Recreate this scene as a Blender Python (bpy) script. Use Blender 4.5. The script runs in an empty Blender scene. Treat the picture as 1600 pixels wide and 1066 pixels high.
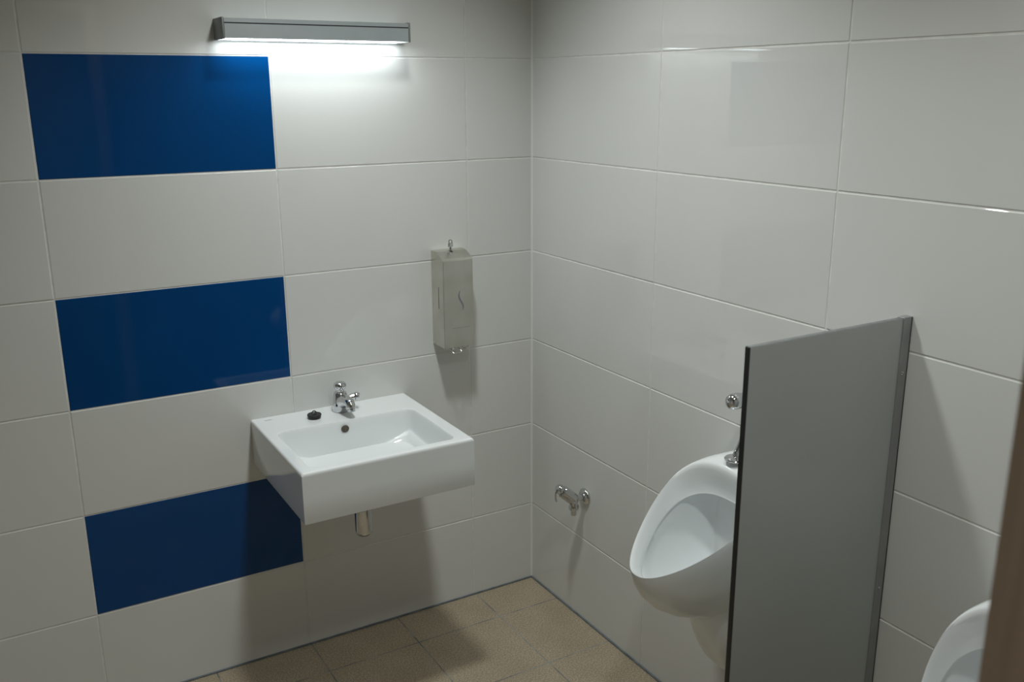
import bpy, bmesh, math, random
from mathutils import Vector, Matrix
PI = math.pi
scn = bpy.context.scene
COL = scn.collection

# ------------------------------------------------------------------ camera
F_PX = 1460.9
cam_d = bpy.data.cameras.new('camera')
cam_d.sensor_fit = 'HORIZONTAL'; cam_d.sensor_width = 36.0
cam_d.lens = F_PX / 1600 * 36.0
cam_d.clip_start = 0.02
cam = bpy.data.objects.new('camera', cam_d); COL.objects.link(cam)
RT = Vector((0.86218841, -0.50656321, -0.00498681))
UP = Vector((0.13629731, 0.22247941, 0.96536312))
FW = Vector((0.48790798, 0.83300458, -0.26086237))
m3 = Matrix((RT, UP, -FW)).transposed()
cam.matrix_world = Matrix.Translation((-1.59256, -2.58598, 1.70149)) @ m3.to_4x4()
cam_d.dof.use_dof = True
cam_d.dof.focus_distance = 2.7
cam_d.dof.aperture_fstop = 5.6
scn.camera = cam

# ------------------------------------------------------------------ world, exposure
w = bpy.data.worlds.new('world'); scn.world = w; w.use_nodes = True
w.node_tree.nodes['Background'].inputs[0].default_value = (0.80, 0.88, 1.0, 1)
w.node_tree.nodes['Background'].inputs[1].default_value = 0.02
scn.view_settings.view_transform = 'Standard'
scn.view_settings.look = 'None'
scn.view_settings.gamma = 1.0
scn.view_settings.use_curve_mapping = False
scn.view_settings.exposure = 0.0

MIRROR_E = 10.0      # strip over the basin
CEIL_C = (0.955, 1.0, 0.975)
DOWN = [((-.71, -.76), 68.0), ((-.74, -1.90), 48.0), ((-1.3, -3.05), 26.0)]     # ceiling downlights: place, watts; the last is an added corridor fill
CEIL_Z = 2.69
for (lx, ly), pw in DOWN:
    ld = bpy.data.lights.new('downlight', 'SPOT'); ld.energy = pw; ld.color = CEIL_C
    ld.spot_size = math.radians(121); ld.spot_blend = 1.0; ld.shadow_soft_size = .08
    lo = bpy.data.objects.new('downlight', ld); COL.objects.link(lo); lo.location = (lx, ly, CEIL_Z-.10)
MIRROR_C = (0.90, 0.97, 1.0)

# ------------------------------------------------------------------ materials
def mat(name, color, rough=0.5, metal=0.0, ior=1.5, coat=0.0, emit=None, emit_s=0.0):
    m = bpy.data.materials.new(name); m.use_nodes = True
    b = m.node_tree.nodes['Principled BSDF']
    b.inputs['Base Color'].default_value = (*color, 1)
    b.inputs['Roughness'].default_value = rough
    b.inputs['Metallic'].default_value = metal
    b.inputs['IOR'].default_value = ior
    b.inputs['Coat Weight'].default_value = coat
    if emit:
        b.inputs['Emission Color'].default_value = (*emit, 1)
        b.inputs['Emission Strength'].default_value = emit_s
    return m

def nd(m, t, **kw):
    n = m.node_tree.nodes.new(t)
    for k, v in kw.items(): setattr(n, k, v)
    return n

def vary(m, c1, c2, scale=6.0, detail=3.0, lo=0.35, hi=0.65, bump=0.0, bscale=200.0, rough=None, stretch=None):
    """noise between two colours in object space, optional fine bump / roughness change"""
    nt = m.node_tree; b = nt.nodes['Principled BSDF']
    tc = nd(m, 'ShaderNodeTexCoord'); src = tc.outputs['Object']
    if stretch:
        mp = nd(m, 'ShaderNodeMapping'); mp.inputs['Scale'].default_value = stretch
        nt.links.new(src, mp.inputs['Vector']); src = mp.outputs['Vector']
    n = nd(m, 'ShaderNodeTexNoise'); n.inputs['Scale'].default_value = scale; n.inputs['Detail'].default_value = detail
    nt.links.new(src, n.inputs['Vector'])
    r = nd(m, 'ShaderNodeValToRGB')
    r.color_ramp.elements[0].position = lo; r.color_ramp.elements[0].color = (*c1, 1)
    r.color_ramp.elements[1].position = hi; r.color_ramp.elements[1].color = (*c2, 1)
    nt.links.new(n.outputs['Fac'], r.inputs['Fac']); nt.links.new(r.outputs['Color'], b.inputs['Base Color'])
    if rough:
        mr = nd(m, 'ShaderNodeMapRange'); mr.inputs['To Min'].default_value = rough[0]; mr.inputs['To Max'].default_value = rough[1]
        nt.links.new(n.outputs['Fac'], mr.inputs['Value']); nt.links.new(mr.outputs['Result'], b.inputs['Roughness'])
    if bump:
        n2 = nd(m, 'ShaderNodeTexNoise'); n2.inputs['Scale'].default_value = bscale; n2.inputs['Detail'].default_value = 2
        nt.links.new(src, n2.inputs['Vector'])
        bp = nd(m, 'ShaderNodeBump'); bp.inputs['Strength'].default_value = bump; bp.inputs['Distance'].default_value = 0.001
        nt.links.new(n2.outputs['Fac'], bp.inputs['Height']); nt.links.new(bp.outputs['Normal'], b.inputs['Normal'])
    return m

M_TILE = vary(mat('white_tile', (.7, .7, .67), .02), (.695, .702, .68), (.712, .718, .698), 3.0, bump=.008, bscale=9)
M_BLUE = vary(mat('blue_glass_tile', (.0, .055, .16), .05, ior=1.36), (.0002, .049, .180), (.0004, .053, .192), 3.0)
M_GROUT = vary(mat('white_grout', (.6, .6, .57), .8), (.66, .66, .63), (.80, .80, .77), 30.0)
M_SEAL = mat('corner_silicone', (.80, .81, .79), .35)
M_FSEAL = vary(mat('floor_silicone', (.12, .14, .16), .5), (.10, .12, .14), (.17, .19, .21), 25.0)
M_CEIL = vary(mat('ceiling_paint', (.8, .8, .78), .9), (.78, .78, .76), (.82, .82, .8), 2.0)
M_PORC = vary(mat('white_porcelain', (.84, .86, .86), .07, coat=.3), (.80, .825, .83), (.815, .84, .845), 2.0)
M_CHROME = vary(mat('chrome', (.66, .67, .68), .08, 1.0), (.60, .61, .62), (.68, .69, .70), 40.0, rough=(.05, .12))
M_STEEL = vary(mat('brushed_steel', (.5, .48, .44), .33, 1.0), (.60, .585, .525), (.70, .685, .63), 14.0, 2.0, .3, .75, rough=(.27, .31))
M_ALU = vary(mat('satin_aluminium', (.5, .52, .53), .42, .85), (.58, .645, .68), (.62, .69, .725), 12.0)
M_ALU2 = vary(mat('wall_profile_aluminium', (.36, .37, .37), .5, .6), (.33, .34, .34), (.38, .39, .385), 12.0)
M_CAP = vary(mat('lamp_end_cap', (.22, .23, .23), .5, .4), (.20, .21, .21), (.25, .26, .26), 30.0)
M_DARK = mat('dark_groove', (.015, .016, .016), .6)
M_BLACK = vary(mat('black_laminate_edge', (.01, .01, .01), .45), (.008, .008, .008), (.014, .014, .013), 60.0)
M_RUBBER = vary(mat('black_rubber', (.008, .008, .009), .5), (.007, .007, .008), (.014, .014, .015), 90.0)
M_LAM = vary(mat('grey_laminate', (.29, .31, .32), .33), (.405, .435, .425), (.425, .455, .445), 4.0, bump=.08, bscale=500)
M_OVER = vary(mat('overflow_inside', (.06, .05, .035), .5), (.045, .04, .03), (.12, .10, .07), 120.0)
M_SILVER = mat('mirror_inlay', (.35, .36, .42), .12, 1.0)
M_PRINT = mat('grey_print', (.12, .13, .14), .5)
M_GLOW = mat('ceiling_diffuser', (.9, .9, .9), .5, emit=CEIL_C, emit_s=3.0)
M_GLOWH = mat('hall_fill_diffuser', (.9, .9, .9), .5, emit=CEIL_C, emit_s=.4)  # glow of the added corridor fill lamp
M_STRIP = mat('lamp_diffuser', (.9, .9, .9), .4, emit=MIRROR_C, emit_s=MIRROR_E)

def wood(name, c0, c1):
    m = mat(name, (.1, .07, .05), .5)
    nt = m.node_tree; b = nt.nodes['Principled BSDF']
    tc = nd(m, 'ShaderNodeTexCoord'); mp = nd(m, 'ShaderNodeMapping'); mp.inputs['Scale'].default_value = (30, 30, 1.2)
    nt.links.new(tc.outputs['Object'], mp.inputs['Vector'])
    n = nd(m, 'ShaderNodeTexNoise'); n.inputs['Scale'].default_value = 2.0; n.inputs['Detail'].default_value = 6
    nt.links.new(mp.outputs['Vector'], n.inputs['Vector'])
    r = nd(m, 'ShaderNodeValToRGB')
    r.color_ramp.elements[0].position = .3; r.color_ramp.elements[0].color = (*c0, 1)
    r.color_ramp.elements[1].position = .7; r.color_ramp.elements[1].color = (*c1, 1)
    nt.links.new(n.outputs['Fac'], r.inputs['Fac']); nt.links.new(r.outputs['Color'], b.inputs['Base Color'])
    return m
M_WOOD = wood('brown_wood', (.42, .31, .22), (.58, .44, .32))
M_WOODP = wood('brown_wood_panelling', (.16, .115, .08), (.25, .18, .125))

def floor_material():
    """speckled beige stoneware squares with bluish grey joints"""
    m = mat('beige_floor_tile', (.3, .25, .18), .42)
    nt = m.node_tree; b = nt.nodes['Principled BSDF']; L = nt.links.new
    tc = nd(m, 'ShaderNodeTexCoord')
    def ramp(src, p0, c0, p1, c1):
        r = nd(m, 'ShaderNodeValToRGB')
        r.color_ramp.elements[0].position = p0; r.color_ramp.elements[0].color = (*c0, 1)
        r.color_ramp.elements[1].position = p1; r.color_ramp.elements[1].color = (*c1, 1)
        L(src, r.inputs['Fac']); return r.outputs['Color']
    def noise(s, d=2.0):
        n = nd(m, 'ShaderNodeTexNoise'); n.inputs['Scale'].default_value = s; n.inputs['Detail'].default_value = d
        L(tc.outputs['Object'], n.inputs['Vector']); return n.outputs['Fac']
    base = ramp(noise(230, 3), .36, (.27, .222, .158), .66, (.52, .445, .335))
    cloud = ramp(noise(5, 3), .3, (.86, .84, .80), .7, (1.06, 1.05, 1.03))
    mx = nd(m, 'ShaderNodeMix', data_type='RGBA', blend_type='MULTIPLY'); mx.inputs['Factor'].default_value = 1
    L(base, mx.inputs['A']); L(cloud, mx.inputs['B'])
    sep = nd(m, 'ShaderNodeSeparateXYZ'); L(tc.outputs['Object'], sep.inputs[0])
    def mth(op, a, bb=None, c=None):
        n = nd(m, 'ShaderNodeMath', operation=op)
        for i, v in enumerate((a, bb, c)):
            if v is None: continue
            if isinstance(v, (int, float)): n.inputs[i].default_value = v
            else: L(v, n.inputs[i])
        return n.outputs[0]
    def dist(src, off, T):
        t = mth('DIVIDE', mth('ADD', src, off), T)
        f = mth('SUBTRACT', t, mth('ROUND', t))
        return mth('MULTIPLY', mth('ABSOLUTE', f), T)
    d = mth('MINIMUM', dist(sep.outputs['X'], .230, .2965), dist(sep.outputs['Y'], .170, .304))
    half = mth('ADD', mth('MULTIPLY', noise(9, 1), .0020), .0008)
    joint = mth('LESS_THAN', d, half)
    jc = ramp(noise(11, 2), .42, (.125, .14, .145), .62, (.30, .31, .29))
    m2 = nd(m, 'ShaderNodeMix', data_type='RGBA'); L(joint, m2.inputs['Factor']); L(mx.outputs['Result'], m2.inputs['A']); L(jc, m2.inputs['B'])
    L(m2.outputs['Result'], b.inputs['Base Color'])
    bp = nd(m, 'ShaderNodeBump'); bp.inputs['Strength'].default_value = .25; bp.inputs['Distance'].default_value = .001
    h = mth('SUBTRACT', mth('MULTIPLY', noise(300, 2), .5), joint)
    L(h, bp.inputs['Height']); L(bp.outputs['Normal'], b.inputs['Normal'])
    return m
M_FLOOR = floor_material()

# ------------------------------------------------------------------ mesh helpers
def link(name, bm, mats, parent=None, smooth=None):
    me = bpy.data.meshes.new(name)
    bmesh.ops.recalc_face_normals(bm, faces=bm.faces[:])
    if smooth is not None:
        for f in bm.faces: f.smooth = True
        for e in bm.edges:
            if len(e.link_faces) == 2: e.smooth = e.calc_face_angle(0) < math.radians(smooth)
    bm.to_mesh(me); bm.free()
    for mm in (mats if isinstance(mats, (list, tuple)) else [mats]): me.materials.append(mm)
    o = bpy.data.objects.new(name, me); COL.objects.link(o)
    if parent:
        o.parent = parent
        # vertices are given in world space: bring them into the parent's frame (parents are never rotated)
        off = -Vector(parent['origin']) if 'origin' in parent else Vector()
        o.location = off
    return o
def thing(name, label, cat, loc, group=None):
    o = bpy.data.objects.new(name, None); COL.objects.link(o)
    o.location = loc; o.empty_display_size = .05
    o['label'] = label; o['category'] = cat
    if group: o['group'] = group
    o['origin'] = tuple(loc)
    return o
def structure(o): o['kind'] = 'structure'; return o
def sub(name, bm, mats, parent, smooth=None):          # sub-part of a part (part keeps world-space vertices)
    o = link(name, bm, mats, None, smooth); o.parent = parent; return o

def box(bm, x0, x1, y0, y1, z0, z1, bev=0.0, seg=2, mi=0):
    vs = [bm.verts.new(p) for p in [(x0,y0,z0),(x1,y0,z0),(x1,y1,z0),(x0,y1,z0),(x0,y0,z1),(x1,y0,z1),(x1,y1,z1),(x0,y1,z1)]]
    fs = [bm.faces.new([vs[i] for i in q]) for q in ((0,3,2,1),(4,5,6,7),(0,1,5,4),(1,2,6,5),(2,3,7,6),(3,0,4,7))]
    for f in fs: f.material_index = mi
    if bev:
        es = list({e for f in fs for e in f.edges})
        bmesh.ops.bevel(bm, geom=es, offset=bev, segments=seg, profile=.5, affect='EDGES')
    return bm
def basis(d):
    d = Vector(d).normalized()
    a = Vector((0,0,1)) if abs(d.z) < .9 else Vector((1,0,0))
    u = a.cross(d).normalized(); return u, d.cross(u), d
def lathe(bm, o, d, prof, n=32, mi=0, flats=None):
    """surface of revolution about axis o + t*d; prof = [(t, r)...]; flats = rounded polygon sides"""
    o = Vector(o); u, v, d = basis(d); rings = []
    for t, r in prof:
        if r < 1e-6: rings.append([bm.verts.new(o + d*t)]); continue
        ring = []
        for i in range(n):
            a = 2*PI*i/n; rr = r
            if flats: rr = r*(1 + .06*math.cos(flats*a))
            ring.append(bm.verts.new(o + d*t + (u*math.cos(a) + v*math.sin(a))*rr))
        rings.append(ring)
    for A, B in zip(rings, rings[1:]):
        if len(A) == 1 and len(B) == 1: continue
        for i in range(n):
            j = (i+1) % n
            if len(A) == 1: f = bm.faces.new((A[0], B[j], B[i]))
            elif len(B) == 1: f = bm.faces.new((A[i], A[j], B[0]))
            else: f = bm.faces.new((A[i], A[j], B[j], B[i]))
            f.material_index = mi
    for R, e in ((rings[0], 0), (rings[-1], 1)):
        if len(R) > 1: bm.faces.new(R).material_index = mi
    return bm
def tube(bm, pts, rad, n=12, mi=0):
    pts = [Vector(p) for p in pts]
    rs = rad if isinstance(rad, (list, tuple)) else [rad]*len(pts)
    prev = None; u = None
    for k, p in enumerate(pts):
        t = (pts[min(k+1, len(pts)-1)] - pts[max(k-1, 0)]).normalized()
        if u is None: u = basis(t)[0]
        u = (u - t*u.dot(t)).normalized(); v = t.cross(u)
        ring = [bm.verts.new(p + (u*math.cos(2*PI*i/n) + v*math.sin(2*PI*i/n))*rs[k]) for i in range(n)]
        if prev:
            for i in range(n): bm.faces.new((prev[i], prev[(i+1)%n], ring[(i+1)%n], ring[i])).material_index = mi
        else: bm.faces.new(ring)
        prev = ring
    bm.faces.new(prev)
    return bm
def smooth_path(pts, n=6):
    P = [Vector(p) for p in pts]; out = []
    for i in range(len(P)-1):
        a, b, c, d = P[max(i-1,0)], P[i], P[i+1], P[min(i+2, len(P)-1)]
        for k in range(n):
            t = k/n
            out.append(.5*((2*b) + (c-a)*t + (2*a-5*b+4*c-d)*t*t + (3*b-a-3*c+d)*t**3))
    out.append(P[-1]); return out
def grid_faces(bm, rings, closed=True, mi=0):
    for A, B in zip(rings, rings[1:]):
        n = len(A)
        for i in range(n if closed else n-1):
            f = bm.faces.new((A[i], A[(i+1)%n], B[(i+1)%n], B[i])); f.material_index = mi
def extrude_outline(bm, pts, vec, mi=0):
    a = [bm.verts.new(p) for p in pts]; b = [bm.verts.new(Vector(p)+Vector(vec)) for p in pts]
    bm.faces.new(a).material_index = mi; bm.faces.new(b).material_index = mi
    n = len(a)
    for i in range(n): bm.faces.new((a[i], a[(i+1)%n], b[(i+1)%n], b[i])).material_index = mi
    return bm

# ------------------------------------------------------------------ tiled walls
W, H, CA, CB, ZB = .5936, .3000, .2346, .6297, .2890
JT = .0015; BV = .0016; DP = .0013       # half joint, tile edge bevel, depth of the joint
def tiled_wall(name, plane, spans, zs, blue=(), seed=1, thick=.12):
    """plane 'A': wall y=0 facing -y ; 'B': wall x=0 facing -x ; spans = joint positions along the wall"""
    rnd = random.Random(seed); bm = bmesh.new()
    def P(s, z, d):          # d = distance behind the tile face
        return (s, d, z) if plane == 'A' else (d, s, z)
    for i in range(len(spans)-1):
        for k in range(len(zs)-1):
            a, b, c, d = spans[i]+JT, spans[i+1]-JT, zs[k]+JT, zs[k+1]-JT
            if i == len(spans)-2: b = spans[i+1]
            ta, tb = rnd.uniform(-.0005, .0005), rnd.uniform(-.0004, .0004)
            def off(s, z):
                return .0006 + ta*((s-(a+b)/2)/(b-a)) + tb*((z-(c+d)/2)/(d-c))
            mi = 1 if (i, k) in blue else 0
            inn = [bm.verts.new(P(s, z, off(s, z))) for s, z in ((a+BV,c+BV),(b-BV,c+BV),(b-BV,d-BV),(a+BV,d-BV))]
            out = [bm.verts.new(P(s, z, .0006+DP)) for s, z in ((a,c),(b,c),(b,d),(a,d))]
            bm.faces.new(inn).material_index = mi
            for j in range(4):
                bm.faces.new((out[j], out[(j+1)%4], inn[(j+1)%4], inn[j])).material_index = mi
    s0, s1, z0, z1 = spans[0], spans[-1], zs[0], zs[-1]
    if plane == 'A': box(bm, s0, s1+thick, .0006+DP, thick, z0, z1, mi=2)
    else: box(bm, .0006+DP, thick, s0, s1, z0, z1, mi=2)
    me = bpy.data.meshes.new(name); 
    # tile faces must look into the room
    bm.normal_update()
    for f in bm.faces:
        n = f.normal.y if plane == 'A' else f.normal.x
        if f.material_index < 2 and n > 0: f.normal_flip()
    bm.to_mesh(me); bm.free()
    for mm in (M_TILE, M_BLUE, M_GROUT): me.materials.append(mm)
    o = bpy.data.objects.new(name, me); COL.objects.link(o)
    return structure(o)

ROOM_X0, FRONT_Y = -2.45, -2.26
zs = [0.0] + [ZB + H*i for i in range(9)]
zs[-1] = CEIL_Z
xa = [ROOM_X0, -(CA+3*W), -(CA+2*W), -(CA+W), -CA, 0.0]
xa = [x for x in xa if x >= ROOM_X0]
# column between the joints -(CA+2W) and -(CA+W); rows 1,3,5 are blue
ci = xa.index(-(CA+2*W))
tiled_wall('wall_back', 'A', xa, zs, blue={(ci,1),(ci,3),(ci,5)}, seed=5)
yb = [FRONT_Y, -(CB+2*W), -(CB+W), -CB, 0.0]
tiled_wall('wall_right', 'B', yb, zs, seed=11)
# left wall and front wall with the doorway the picture is taken through
def plainbox(name, *b, m=M_TILE):
    bm = bmesh.new(); box(bm, *b); return structure(link(name, bm, m))
plainbox('wall_left', ROOM_X0-.12, ROOM_X0, FRONT_Y-.16, .12, 0, CEIL_Z)
DX0, DX1, DZ = -1.87, -.994, 2.05
bm = bmesh.new()
box(bm, ROOM_X0, DX0-.03, FRONT_Y-.14, FRONT_Y, 0, CEIL_Z)
box(bm, DX1+.03, .12, FRONT_Y-.14, FRONT_Y, 0, CEIL_Z)
box(bm, DX0-.03, DX1+.03, FRONT_Y-.14, FRONT_Y, DZ+.03, CEIL_Z)
structure(link('wall_front', bm, M_WOODP))
HY = -3.7
plainbox('floor', ROOM_X0-.6, .12, HY-.1, .12, -.08, 0, m=M_FLOOR)
plainbox('ceiling', ROOM_X0-.6, .12, HY-.1, .12, CEIL_Z, CEIL_Z+.08, m=M_CEIL)
plainbox('wall_corridor', ROOM_X0-.6, .12, HY-.1, HY, 0, CEIL_Z, m=M_CEIL)
plainbox('wall_corridor_left', ROOM_X0-.6, ROOM_X0-.5, HY, FRONT_Y-.16, 0, CEIL_Z, m=M_CEIL)
plainbox('wall_corridor_right', .02, .12, HY, FRONT_Y-.14, 0, CEIL_Z, m=M_CEIL)

# silicone lines: wall corner and round the floor
bm = bmesh.new(); s = .0042
vs = [(-s, 0), (0, 0), (0, -s)]
pts = [(-s, .0016, .004), (-s, .0002, .004), (-.0012, -.0012, .004), (.0002, -s, .004), (.0016, -s, .004), (.0016, .0016, .004)]
extrude_outline(bm, pts, (0, 0, CEIL_Z-.006))
structure(link('trim_1', bm, M_SEAL))
bm = bmesh.new()
box(bm, ROOM_X0, 0, -.0052, .0014, .0001, .0046, .0014)
structure(link('trim_2', bm, M_FSEAL))
bm = bmesh.new()
box(bm, -.0052, .0014, FRONT_Y, -.0053, .0001, .0046, .0014)
structure(link('trim_3', bm, M_FSEAL))

# ------------------------------------------------------------------ door frame at the right edge of the picture
FR = bpy.data.objects.new('door_1', None); COL.objects.link(FR); FR['kind'] = 'structure'
def jamb(x_in, sgn):
    bm = bmesh.new()
    # lining with a rebate, seen in plan: x towards the opening, y along the wall thickness
    o = [(0,-.165),(0,-.105),(-.013,-.105),(-.013,.012),(.045,.012),(.045,0),(.03,0),(.03,-.14),(.045,-.14),(.045,-.165)]
    pts = [(x_in + sgn*a, FRONT_Y + b, 0.002) for a, b in o]
    extrude_outline(bm, pts, (0, 0, DZ))
    bmesh.ops.bevel(bm, geom=[e for e in bm.edges if abs(e.verts[0].co.z-e.verts[1].co.z) > 1], offset=.002, segments=2, affect='EDGES')
    o = link('jamb', bm, M_WOOD, smooth=30); o.parent = FR
jamb(DX1, 1); jamb(DX0, -1)
bm = bmesh.new(); box(bm, DX0-.045, DX1+.045, FRONT_Y-.165, FRONT_Y+.012, DZ+.002, DZ+.032, .002)
o = link('head', bm, M_WOOD); o.parent = FR

# ------------------------------------------------------------------ ceiling lamps (above the frame), the corridor one an added fill
def ceiling_lamp(x, y, label, glow=M_GLOW, r=.095):
    t = thing('ceiling_light', label, 'ceiling light', (x, y, CEIL_Z))
    bm = bmesh.new(); lathe(bm, (x, y, CEIL_Z-.001), (0,0,-1), [(0,r+.018),(.006,r+.018),(.012,r+.010),(.012,r+.001),(.004,r)], 48)
    link('rim', bm, M_ALU, t, 40)
    bm = bmesh.new(); lathe(bm, (x, y, CEIL_Z-.0055), (0,0,-1), [(0,r),(.004,r),(.0055,r*.9)], 48)
    link('diffuser', bm, glow, t, 30)
ceiling_lamp(-.71, -.76, 'round ceiling light above the wash basin')
ceiling_lamp(-.71, -1.90, 'round ceiling light near the urinals and doorway')
ceiling_lamp(-1.3, -3.05, 'added round fill light, unseen in the corridor outside the doorway', M_GLOWH, .12)  # invented lamp, added to brighten the door frame from outside

# ------------------------------------------------------------------ strip lamp above the basin
LX0, LX1, LY, LZ0, LZ1 = -.968, -.452, -.090, 1.826, 1.878
t = thing('wall_lamp', 'long slim grey aluminium strip lamp glowing downwards above the wash basin', 'lamp', (-.71, 0, LZ0))
bm = bmesh.new()
pr = [(.0002,LZ0),(-.012,LZ0),(-.012,LZ0+.014),(LY+.006,LZ0+.014),(LY+.006,LZ0+.002),(LY+.001,LZ0+.002),(LY+.001,LZ1-.0145),(LY+.004,LZ1-.0145),(LY+.004,LZ1-.0115),(LY+.001,LZ1-.0115),(LY+.001,LZ1-.003),(LY+.005,LZ1-.001),(.0002,LZ1-.001)]
extrude_outline(bm, [(LX0+.006, y, z) for y, z in pr], (LX1-LX0-.012, 0, 0))
link('housing', bm, M_ALU, t)
bm = bmesh.new(); box(bm, LX0+.006, LX1-.006, LY+.0025, LY+.0045, LZ1-.0143, LZ1-.0117)
link('groove', bm, M_DARK, t)
for a, b in ((LX0, LX0+.0055), (LX1-.0055, LX1)):
    bm = bmesh.new(); box(bm, a, b, LY, .0002, LZ0, LZ1+.001, .0012)
    link('end_cap', bm, M_CAP, t, 30)
bm = bmesh.new(); lathe(bm, (LX1, LY+.03, LZ1-.018), (1,0,0), [(0,.004),(.002,.004),(.003,.002),(.003,0)], 16)
link('screw', bm, M_CHROME, t, 30)
bm = bmesh.new(); box(bm, LX0+.008, LX1-.008, LY+.008, -.014, LZ0+.003, LZ0+.0135)
link('diffuser', bm, M_STRIP, t)

# ------------------------------------------------------------------ wash basin
BX0, BX1, BY, BZ, BB = -.956, -.470, -.462, .778, .638
OX0, OX1, OY0, OY1 = -.922, -.514, -.434, -.142
t = thing('wash_basin', 'white rectangular porcelain wash basin fixed to the tiled wall under the strip lamp', 'wash basin', (-.713, 0, BB))
def sstep(a, b, x):
    k = max(0, min(1, (x-a)/(b-a))); return k*k*k*(k*(6*k-15)+10)
def basin_z(x, y):
    cx = (OX0+OX1)/2; hx = (OX1-OX0)/2
    u = (x-cx)/hx
    e = min(x-OX0, OX1-x, y-OY0, OY1-y)
    # rounded inner corners
    dx = min(x-OX0, OX1-x); dy = min(y-OY0, OY1-y); R = .022
    if dx < R and dy < R: e = R - math.hypot(R-dx, R-dy)
    if e <= -.004: return 0
    depth = .133 - .052*abs(u)**2.4
    depth -= .012*((y-(OY0+OY1)/2)/.146)**2
    lip = sstep(-.004, .011, e)*.82 + sstep(.006, .045, e)*.18
    r = math.hypot((x-cx), (y+.27))
    depth += .006*math.exp(-(r/.05)**2)
    return depth*lip
def axis(a, b, o0, o1):
    out = [a, a+.0015, a+.004]
    def seg(p, q, n): return [p+(q-p)*i/n for i in range(n)]
    out += seg(a+.007, o0-.006, 3) + seg(o0-.006, o0+.014, 14) + seg(o0+.014, o0+.05, 9) + seg(o0+.05, o1-.05, 22)
    out += seg(o1-.05, o1-.014, 9) + seg(o1-.014, o1+.006, 14) + seg(o1+.006, b-.007, 4) + [b-.007, b-.004, b-.0015, b]
    return out
X = axis(BX0, BX1, OX0, OX1); Y = axis(BY, 0.0004, OY0, OY1)
def edge_drop(x, y):
    R = .006
    dx = max(0, R-(x-BX0), R-(BX1-x)); dy = max(0, R-(y-BY))
    d = min(R, math.hypot(dx, dy)); return R - math.sqrt(max(0, R*R-d*d))
bm = bmesh.new()
G = [[bm.verts.new((x, y, BZ-edge_drop(x, y)-basin_z(x, y))) for y in Y] for x in X]
for i in range(len(X)-1):
    for j in range(len(Y)-1):
        bm.faces.new((G[i][j], G[i+1][j], G[i+1][j+1], G[i][j+1]))
peri = [G[i][0] for i in range(len(X))] + [G[-1][j] for j in range(1, len(Y))] + [G[i][-1] for i in range(len(X)-2, -1, -1)] + [G[0][j] for j in range(len(Y)-2, 0, -1)]
rings = [peri]
cx, cy = -.713, -.20
for z, ins in ((BZ-.010, 0), (BZ-.07, 0), (BB+.006, 0), (BB+.0018, .0015), (BB, .006), (BB, .018), (BB+.004, .022), (BB+.05, .03)):
    ring = []
    for v in peri:
        x = min(max(v.co.x, BX0+ins), BX1-ins); y = max(v.co.y, BY+ins)
        ring.append(bm.verts.new((x, y, z)))
    rings.append(ring)
grid_faces(bm, rings)
bm.faces.new(rings[-1])
bmesh.ops.remove_doubles(bm, verts=bm.verts[:], dist=1e-6)
link('bowl', bm, M_PORC, t, 45)
# overflow hole in the back wall of the bowl
bm = bmesh.new()
lathe(bm, (-.724, -.1475, .7535), (0,-1,-.15), [(-.003,.0112),(.0008,.0112),(.0010,.0098),(-.0002,.0092),(-.0002,0)], 28)
link('overflow_hole', bm, M_OVER, t, 40)
# drain
bm = bmesh.new()
zc = BZ-basin_z(-.718, -.27)
lathe(bm, (-.718, -.27, zc-.002), (0,0,1), [(0,.030),(.003,.031),(.0045,.029),(.003,.022),(.001,.019),(.001,0)], 36)
link('drain', bm, M_CHROME, t, 40)
# small print on the rim: a line of tiny strokes
bm = bmesh.new()
x = -.9225
for k, wd in enumerate((.0016, .0022, .0018, .0022, .0018, .0016, .0024)):
    box(bm, x, x+wd, -.0285, -.0245, BZ-.0001, BZ+.0002); x += wd+.0011
link('print', bm, M_PRINT, t)
# bottle trap under the basin
bm = bmesh.new()
lathe(bm, (-.716, -.235, .452), (0,0,1), [(0,0),(.0005,.010),(.004,.0185),(.011,.0235),(.020,.0250),(.085,.0250),(.087,.0265),(.105,.0265),(.108,.020),(.112,.0165),(.235,.0165)], 36)
tb = link('bottle_trap', bm, M_CHROME, t, 35)
bm = bmesh.new()
tube(bm, smooth_path([(-.716,-.24,.535),(-.716,-.15,.535),(-.716,-.05,.536),(-.716,.0005,.536)]), .0145, 20)
lathe(bm, (-.716, .0005, .536), (0,-1,0), [(0,.030),(.004,.030),(.009,.022),(.012,.016)], 32)
sub('waste_pipe', bm, M_CHROME, tb, 35)

# ------------------------------------------------------------------ tap
TX, TY = -.700, -.054
t = thing('basin_tap', 'small chrome push tap with a short spout standing on the wash basin', 'tap', (TX, TY, BZ))
bm = bmesh.new()
rings = []
# body: leaning cone with oval section, drawn out into the spout at the front
for z, rx, ry, oy in ((.0004,.0250,.0255,0),(.003,.0262,.0265,0),(.006,.0258,.0265,0),(.016,.0262,.0280,-.001),(.028,.0258,.0285,-.002),(.040,.0238,.0262,-.001),(.050,.0205,.0215,.001),(.057,.0180,.0185,.002),(.059,.0150,.0150,.002)):
    rings.append([bm.verts.new((TX+rx*math.cos(a), TY+oy+ry*math.sin(a), BZ+z)) for a in [2*PI*i/32 for i in range(32)]])
grid_faces(bm, rings); bm.faces.new(rings[0]); bm.faces.new(rings[-1])
link('body', bm, M_CHROME, t, 50)
bm = bmesh.new()
pp = smooth_path([(TX,TY-.002,BZ+.024),(TX+.001,TY-.020,BZ+.034),(TX+.002,TY-.042,BZ+.041),(TX+.002,TY-.062,BZ+.043),(TX+.002,TY-.076,BZ+.038),(TX+.002,TY-.081,BZ+.029)], 6)
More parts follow.
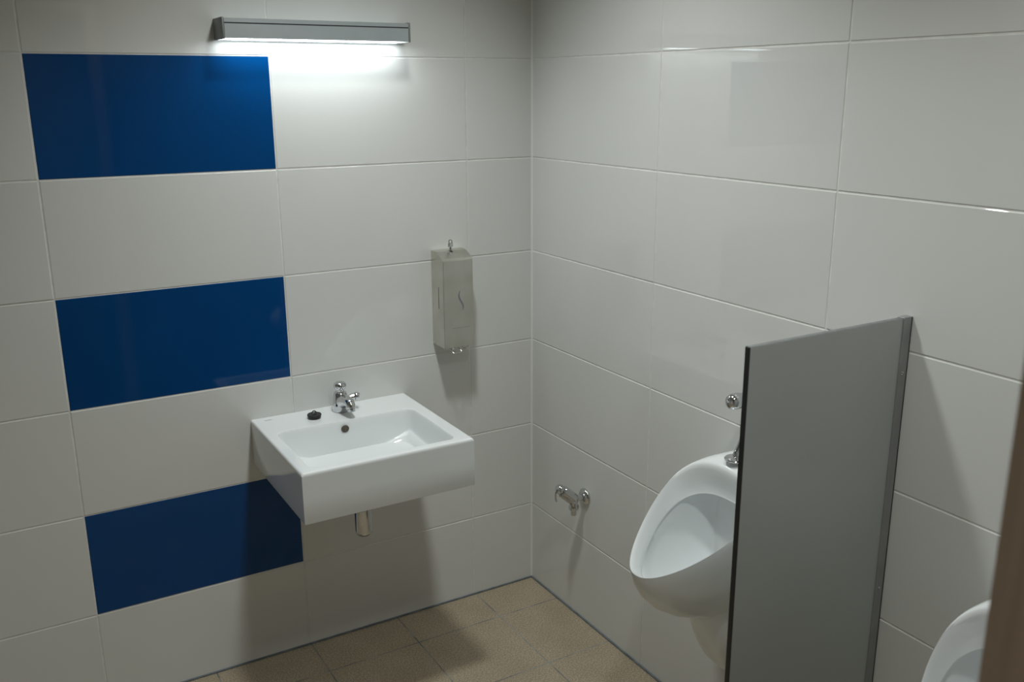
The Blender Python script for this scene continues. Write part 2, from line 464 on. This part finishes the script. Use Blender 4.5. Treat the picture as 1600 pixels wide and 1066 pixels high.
n = len(pp); tube(bm, pp, [.0240-.0125*(i/(n-1))**.8 for i in range(n)], 24)
sp = link('spout', bm, M_CHROME, t, 50)
bm = bmesh.new()
lathe(bm, (TX+.002, TY-.0805, BZ+.031), (0,-.15,-1), [(-.004,.0112),(.004,.0118),(.010,.0114),(.011,.0085),(.009,.0075),(.009,0)], 24)
sub('aerator', bm, M_CHROME, sp, 35)
bm = bmesh.new()
lathe(bm, (TX, TY+.002, BZ+.055), (0,-.06,1), [(0,.0125),(.004,.0120),(.010,.0112),(.013,.0118),(.0145,.0165),(.018,.0185),(.024,.0190),(.029,.0172),(.0325,.0130),(.0345,.007),(.035,0)], 36)
link('push_button', bm, M_CHROME, t, 35)
bm = bmesh.new()
lathe(bm, (TX+.018, TY-.004, BZ+.036), (1,-.12,.12), [(0,.0085),(.012,.0085),(.013,.0105),(.022,.0108),(.024,.0090),(.024,0)], 24)
lathe(bm, (TX+.020, TY-.006, BZ+.036), (1,-.12,.12), [(.0215,.0116),(.0235,.0126),(.031,.0126),(.033,.0112),(.033,0)], 24)
box(bm, TX+.040, TX+.055, TY-.016, TY-.006, BZ+.041, BZ+.050, .0015)
link('temperature_knob', bm, M_CHROME, t, 35)

# ------------------------------------------------------------------ basin plug
PX, PY = -.791, -.078
t = thing('basin_plug', 'round black rubber basin plug lying on the ledge left of the tap', 'plug', (PX, PY, BZ))
bm = bmesh.new()
lathe(bm, (PX, PY, BZ+.0003), (0,0,1), [(0,0),(0,.0175),(.0015,.0185),(.0070,.0192),(.0078,.0202),(.0115,.0204),(.0125,.0195),(.0115,.0165),(.0120,.009),(.014,.006),(.0145,0)], 36)
link('stopper', bm, M_RUBBER, t, 40)
bm = bmesh.new()
ring = [(PX+.0055*math.cos(a), PY+.002*math.sin(a), BZ+.0165+.0050*math.sin(a)) for a in [2*PI*i/20 for i in range(21)]]
tube(bm, ring, .0016, 8)
link('ring', bm, M_RUBBER, t, 40)
bm = bmesh.new(); tube(bm, smooth_path([(PX-.006,PY-.006,BZ+.0145),(PX-.003,PY-.003,BZ+.020),(PX+.002,PY-.002,BZ+.018)]), .0009, 8)
link('chain_eye', bm, M_CHROME, t, 40)

# ------------------------------------------------------------------ soap dispenser
SX0, SX1, SD, SZ0, SZT, SZF = -.366, -.264, -.082, .925, 1.222, 1.198
t = thing('soap_dispenser', 'brushed steel soap dispenser with a curved slot on the wall right of the basin', 'soap dispenser', ((SX0+SX1)/2, 0, SZ0))
bm = bmesh.new()
prof = [(.0003,SZ0),(SD,SZ0),(SD,SZF),(SD+.004,SZF+.006),(SD+.038,SZT-.004),(SD+.044,SZT-.001),(SD+.050,SZT),(.0003,SZT)]
extrude_outline(bm, [(SX0, y, z) for y, z in prof], (SX1-SX0, 0, 0))
bmesh.ops.bevel(bm, geom=[e for e in bm.edges], offset=.0011, segments=2, affect='EDGES')
link('casing', bm, M_STEEL, t, 25)
# front inspection slot, an S curve of polished inlay
def s_outline(n=24):
    L, R = [], []
    for i in range(n+1):
        k = i/n; z = 1.104 - .062*k
        xc = -.3070 - .0062*math.sin(2*PI*(k*.86+.02)) + .003*(k-.5)
        wd = .0030*math.sin(PI*min(1,max(0,k*.94+.03)))**.8
        L.append((xc-wd, z)); R.append((xc+wd, z))
    return L + R[::-1]
bm = bmesh.new(); extrude_outline(bm, [(x, SD-.0006, z) for x, z in s_outline()], (0, .0012, 0))
link('sight_slot', bm, M_SILVER, t)
bm = bmesh.new(); box(bm, SX0-.0004, SX0+.001, -.0490, -.0466, 1.046, 1.114)
link('side_slot', bm, M_DARK, t)
bm = bmesh.new(); box(bm, -.338, -.276, SD-.0003, SD+.001, .9862, .9868)
link('seam', bm, M_CAP, t)
# lock with its key on top
bm = bmesh.new()
lathe(bm, (-.316, -.036, SZT-.001), (0,0,1), [(0,.0075),(.003,.0075),(.004,.0055),(.009,.0045),(.010,.0030),(.013,.0030)], 20)
lk = link('lock', bm, M_CHROME, t, 35)
bm = bmesh.new()
box(bm, -.3245, -.3075, -.0385, -.0335, SZT+.011, SZT+.022, .0015)
tube(bm, [(-.316+.0055*math.cos(a), -.036, SZT+.027+.0055*math.sin(a)) for a in [2*PI*i/16 for i in range(17)]], .0018, 8)
sub('key', bm, M_CHROME, lk, 35)
# pull lever and outlet below
bm = bmesh.new()
lathe(bm, (-.322, -.056, SZ0+.001), (0,-.1,-1), [(0,.0085),(.006,.0085),(.008,.0060),(.013,.0055),(.013,0)], 20)
link('outlet', bm, M_CHROME, t, 35)
bm = bmesh.new()
tube(bm, smooth_path([(-.335,-.048,SZ0+.002),(-.337,-.062,SZ0-.004),(-.342,-.088,SZ0-.012),(-.337,-.094,SZ0-.015),(-.318,-.094,SZ0-.014),(-.313,-.088,SZ0-.010),(-.314,-.072,SZ0-.004)], 5), .0016, 8)
tube(bm, smooth_path([(-.314,-.060,SZ0+.002),(-.300,-.084,SZ0-.006),(-.288,-.086,SZ0-.005),(-.284,-.078,SZ0-.001),(-.292,-.062,SZ0+.002)], 5), .0016, 8)
link('pull_lever', bm, M_STEEL, t, 35)
bm = bmesh.new(); lathe(bm, (SX0+.0005, -.012, SZ0+.006), (-1,0,0), [(0,.004),(.0015,.004),(.0025,.002),(.0025,0)], 16)
link('screw', bm, M_CHROME, t, 35)

# ------------------------------------------------------------------ drain-cock tap on the right wall
VY, VZ = -.325, .441
t = thing('hose_tap', 'small chrome wall tap with an angled barrel, low on the right wall near the corner', 'tap', (0, VY, VZ))
bm = bmesh.new()
lathe(bm, (.0005, VY, VZ), (-1,0,0), [(0,.0275),(.002,.0275),(.006,.0262),(.011,.0215),(.014,.0150),(.016,.0115)], 36)
link('wall_flange', bm, M_CHROME, t, 40)
bm = bmesh.new()
tube(bm, [(-.010,VY,VZ),(-.044,VY,VZ)], .0105, 24)
lathe(bm, (-.044, VY, VZ+.006), (0,0,-1), [(-.002,.0135),(.010,.0135),(.030,.0125)], 24)
link('body', bm, M_CHROME, t, 40)
bd = Vector((-.070, .004, .062)).normalized()
bm = bmesh.new()
lathe(bm, (-.040, VY, VZ-.004), bd, [(0,.0150),(.004,.0175),(.012,.0182),(.058,.0185),(.062,.0180),(.064,.0140)], 40, flats=8)
link('barrel', bm, M_CHROME, t, 25)
o0 = Vector((-.040, VY, VZ-.004)) + bd*.064
bm = bmesh.new()
lathe(bm, o0, bd, [(-.002,.010),(.004,.0105),(.006,.0150),(.011,.0162),(.017,.0150),(.021,.0105),(.0225,.004),(.0225,0)], 32)
kb = link('knob', bm, M_CHROME, t, 35)
bm = bmesh.new()
p1 = o0 + bd*.014
tube(bm, smooth_path([p1, p1+Vector((-.012,-.002,-.010)), p1+Vector((-.014,-.003,-.028)), p1+Vector((-.011,-.003,-.040))], 4), .0030, 10)
sub('lever', bm, M_CHROME, kb, 35)
bm = bmesh.new()
lathe(bm, (-.044, VY, VZ-.018), (0,0,-1), [(0,.0125),(.004,.0150),(.014,.0152),(.018,.0130),(.020,.0085),(.036,.0085),(.037,.0065),(.030,.0055),(.030,0)], 6*6, flats=6)
link('hose_nozzle', bm, M_CHROME, t, 30)

# ------------------------------------------------------------------ urinals
NT = 64
def make_urinal():
    """built with its centre line on y=0, wall at x=0"""
    bm = bmesh.new()
    th = [2*PI*i/NT for i in range(NT)]
    def egg(Wd, p0, p1, z0, z1, a, b, e):
        out = []
        for t_ in th:
            l = (1-math.cos(t_))/2
            out.append(Vector((-(p0+(p1-p0)*l**a), Wd*math.sin(t_)*(1+e*math.cos(t_)), z0+(z1-z0)*l**b)))
        return out
    R = egg(.134, .110, .370, .820, .616, 1.474, 1.145, .239)
    O = egg(.114, .090, .337, .737, .590, 1.207, 1.145, .291)
    wall = []
    for t_ in th:
        l = (1-math.cos(t_))/2
        hw = .158*(1-.30*l)
        s_ = math.copysign(abs(math.sin(t_))**.85, math.sin(t_))*hw
        wall.append(Vector((.0006, s_, .842 + (.425-.842)*l**1.05)))
    rings = []
    # outer shell from the wall to the ridge
    for k in (0, .10, .22, .36, .50, .64, .77, .88, .955):
        ring = []
        for i, t_ in enumerate(th):
            l = (1-math.cos(t_))/2; r = R[i]; w_ = wall[i]
            side = abs(math.sin(t_))
            # control points: top flat shelf, bulging flanks, deep round bowl below
            P1 = w_ + Vector(((r.x-w_.x)*(.50+.04*l), (r.y-w_.y)*.35 + math.copysign(.010*side, r.y), (r.z-w_.z)*.02*(1-l) + .0*l))
            drop = .010 + .095*l**1.3
            P2 = r + Vector(((1-l)*.035 + .006*l, math.copysign(.012*side, r.y), (1-l)*.018 - drop*l))
            p = w_*(1-k)**3 + P1*3*k*(1-k)**2 + P2*3*k*k*(1-k) + r*k**3
            ring.append(bm.verts.new(p))
        rings.append(ring)
    cen = Vector((-.22, 0, .70))
    def blend(a, b, k): return [x.lerp(y, k) for x, y in zip(a, b)]
    def add(pts): rings.append([bm.verts.new(p) for p in pts])
    add([r + Vector((-.0008, 0, .0018)) for r in R])
    add([r.lerp(o_, .10) + Vector((-.001, 0, .0020)) for r, o_ in zip(R, O)])
    add([r.lerp(o_, .30) + Vector((.004, 0, .000)) for r, o_ in zip(R, O)])
    add([r.lerp(o_, .62) + Vector((.006, 0, -.001)) for r, o_ in zip(R, O)])
    add([r.lerp(o_, .94) + Vector((.002, 0, 0)) for r, o_ in zip(R, O)])
    add(O)
    def undercut(p, t_, back, out):
        l = (1-math.cos(t_))/2; g = (1-l)**.5
        return p + Vector((back*(.35+.65*g), math.copysign(out*abs(math.sin(t_))*(.4+.6*g), p.y), out*max(0, math.cos(t_)) - .004*l))
    add([undercut(o_, t_, .004, .001) for o_, t_ in zip(O, th)])
    add([undercut(o_, t_, .012, .010) for o_, t_ in zip(O, th)])
    # interior: flares back under the hood to the rear wall of the bowl
    C = []
    for t_ in th:
        l = (1-math.cos(t_))/2
        s_ = math.copysign(abs(math.sin(t_))**.7, math.sin(t_))*.098*(1-.15*l)
        C.append(Vector((-.028-.045*l**2, s_*1.10, .790 + (.490-.790)*l)))
    for k in (.22, .5, .78):
        pts = []
        for i, t_ in enumerate(th):
            l = (1-math.cos(t_))/2
            p = O[i].lerp(C[i], k) + Vector((-.035*l*math.sin(PI*k), math.copysign(.016*abs(math.sin(t_))*(1-.6*l), O[i].y)*math.sin(PI*k), (.016*max(0, math.cos(t_))-.030*l)*math.sin(PI*k)))
            pts.append(p)
        add(pts)
    add(blend(O, C, .97)); 
    cc = Vector((-.026, 0, .64))
    add([c.lerp(cc, .05) + Vector((.004, 0, 0)) for c in C])
    add([c.lerp(cc, .35) + Vector((.006, 0, 0)) for c in C])
    add([c.lerp(cc, .75) + Vector((.004, 0, 0)) for c in C])
    for _ in range(5):                      # round the ridge of the hood softly, the lip stays crisp
        new = {}
        for j in range(6, 13):
            for i, t_ in enumerate(th):
                g = .5*((1+math.cos(t_))/2)**.6
                new[(j, i)] = rings[j][i].co.lerp((rings[j-1][i].co+rings[j+1][i].co)/2, g)
        for (j, i), c_ in new.items(): rings[j][i].co = c_
    grid_faces(bm, rings)
    bm.faces.new(rings[-1]); bm.faces.new(rings[0])
    # trap cover under the bowl
    tr = []
    NZ = 36
    for z, p, s_ in ((.52,.190,.100),(.47,.185,.100),(.42,.170,.097),(.38,.156,.093),(.34,.138,.088),(.31,.120,.083),(.285,.098,.077),(.268,.072,.070),(.257,.045,.060),(.252,.020,.045)):
        ring = []
        for i in range(NZ):
            a = -PI/2 + PI*i/(NZ-1)
            ring.append(bm.verts.new((-(abs(math.cos(a))**.8)*p + .0006, s_*math.copysign(abs(math.sin(a))**.8, math.sin(a)), z)))
        tr.append(ring)
    grid_faces(bm, tr, closed=True); bm.faces.new(tr[-1]); bm.faces.new(tr[0])
    return bm
def urinal_at(yc, label, parts=True):
    t = thing('urinal', label, 'urinal', (0, yc, .25), 'wall urinals along the right wall')
    bm = make_urinal()
    bmesh.ops.translate(bm, verts=bm.verts[:], vec=(0, yc, 0))
    ub = link('bowl', bm, M_PORC, t, 60)
    bm = bmesh.new()
    zc = .512
    lathe(bm, (-.16, yc, .497), (0,0,1), [(0,.028),(.004,.028),(.006,.024),(.005,0)], 28)
    sub('drain_cover', bm, M_CHROME, ub, 35)
    return t
urinal_at(-1.055, 'white porcelain urinal on the right wall, between the corner and the grey partition')
urinal_at(-1.83, 'white porcelain urinal cut off at the bottom right, on the doorway side of the partition')

def flush_valve(yc, label):
    z = .990
    t = thing('flush_valve', label, 'flush valve', (0, yc, z))
    bm = bmesh.new()
    lathe(bm, (.0005, yc, z), (-1,0,0), [(0,.030),(.003,.030),(.008,.024),(.012,.014)], 32)
    link('wall_flange', bm, M_CHROME, t, 40)
    bm = bmesh.new()
    lathe(bm, (-.008, yc, z), (-1,0,0), [(0,.0115),(.012,.0115),(.014,.0160),(.030,.0185),(.034,.0200),(.040,.0200),(.044,.0175),(.058,.0165),(.062,.0150),(.070,.0145)], 32)
    lathe(bm, (-.046, yc, z-.010), (0,0,-1), [(0,.0125),(.014,.0125),(.015,.0140),(.028,.0140),(.029,.0110),(.031,.0090)], 24)
    link('body', bm, M_CHROME, t, 30)
    bm = bmesh.new()
    lathe(bm, (-.074, yc, z), (-1,0,0), [(0,.0145),(.004,.0190),(.014,.0200),(.024,.0195),(.032,.0160),(.036,.0100),(.037,0)], 32)
    link('push_button', bm, M_CHROME, t, 35)
    bm = bmesh.new()
    tube(bm, smooth_path([(-.046,yc,z-.036),(-.047,yc,z-.060),(-.054,yc,z-.090),(-.070,yc,z-.125),(-.0765,yc,.855),(-.077,yc,.841)], 6), .0072, 16)
    link('flush_pipe', bm, M_CHROME, t, 35)
    bm = bmesh.new()
    lathe(bm, (-.077, yc, .8405), (0,0,1), [(0,.0265),(.0025,.0270),(.005,.0250),(.007,.0120),(.009,.0085)], 32)
    link('inlet_cover', bm, M_CHROME, t, 35)
flush_valve(-1.055, 'chrome flush valve with a slanting pipe above the urinal left of the partition')

# ------------------------------------------------------------------ partition
PYN, PYF, PZ0, PZ1, PXF = -1.4345, -1.4225, .36, 1.260, -.434
t = thing('urinal_partition', 'grey laminate privacy partition with a black edge between the two urinals', 'partition', (0, -1.43, PZ0))
t['kind'] = 'thing'
bm = bmesh.new(); box(bm, PXF+.0012, -.006, PYN, PYF, PZ0, PZ1, .0006, 1)
pn = link('panel', bm, M_LAM, t)
bm = bmesh.new(); box(bm, PXF-.0006, PXF+.0014, PYN+.0002, PYF-.0002, PZ0+.0004, PZ1-.0002, .0004, 1)
sub('front_edge', bm, M_BLACK, pn)
bm = bmesh.new(); box(bm, PXF+.0014, -.024, PYN+.0004, PYF-.0004, PZ1-.0004, PZ1+.0006)
sub('top_edge', bm, M_CAP, pn)
bm = bmesh.new()
box(bm, -.026, .0004, PYN-.0022, PYN-.0002, PZ0, PZ1+.0008, .0005, 1)
box(bm, -.026, .0004, PYF+.0002, PYF+.0022, PZ0, PZ1+.0008, .0005, 1)
box(bm, -.0035, .0004, PYN-.0022, PYF+.0022, PZ0, PZ1+.0008, .0005, 1)
box(bm, -.026, .0004, PYN-.0022, PYF+.0022, PZ1+.0008, PZ1+.0022, .0005, 1)
pf = link('wall_profile', bm, M_ALU2, t)
for z in (1.147, .667):
    bm = bmesh.new(); lathe(bm, (-.014, PYN-.0018, z), (0,-1,0), [(0,.0040),(.0012,.0038),(.0022,.0022),(.0014,.0010),(.0014,0)], 16)
    sub('screw', bm, M_CHROME, pf, 30)
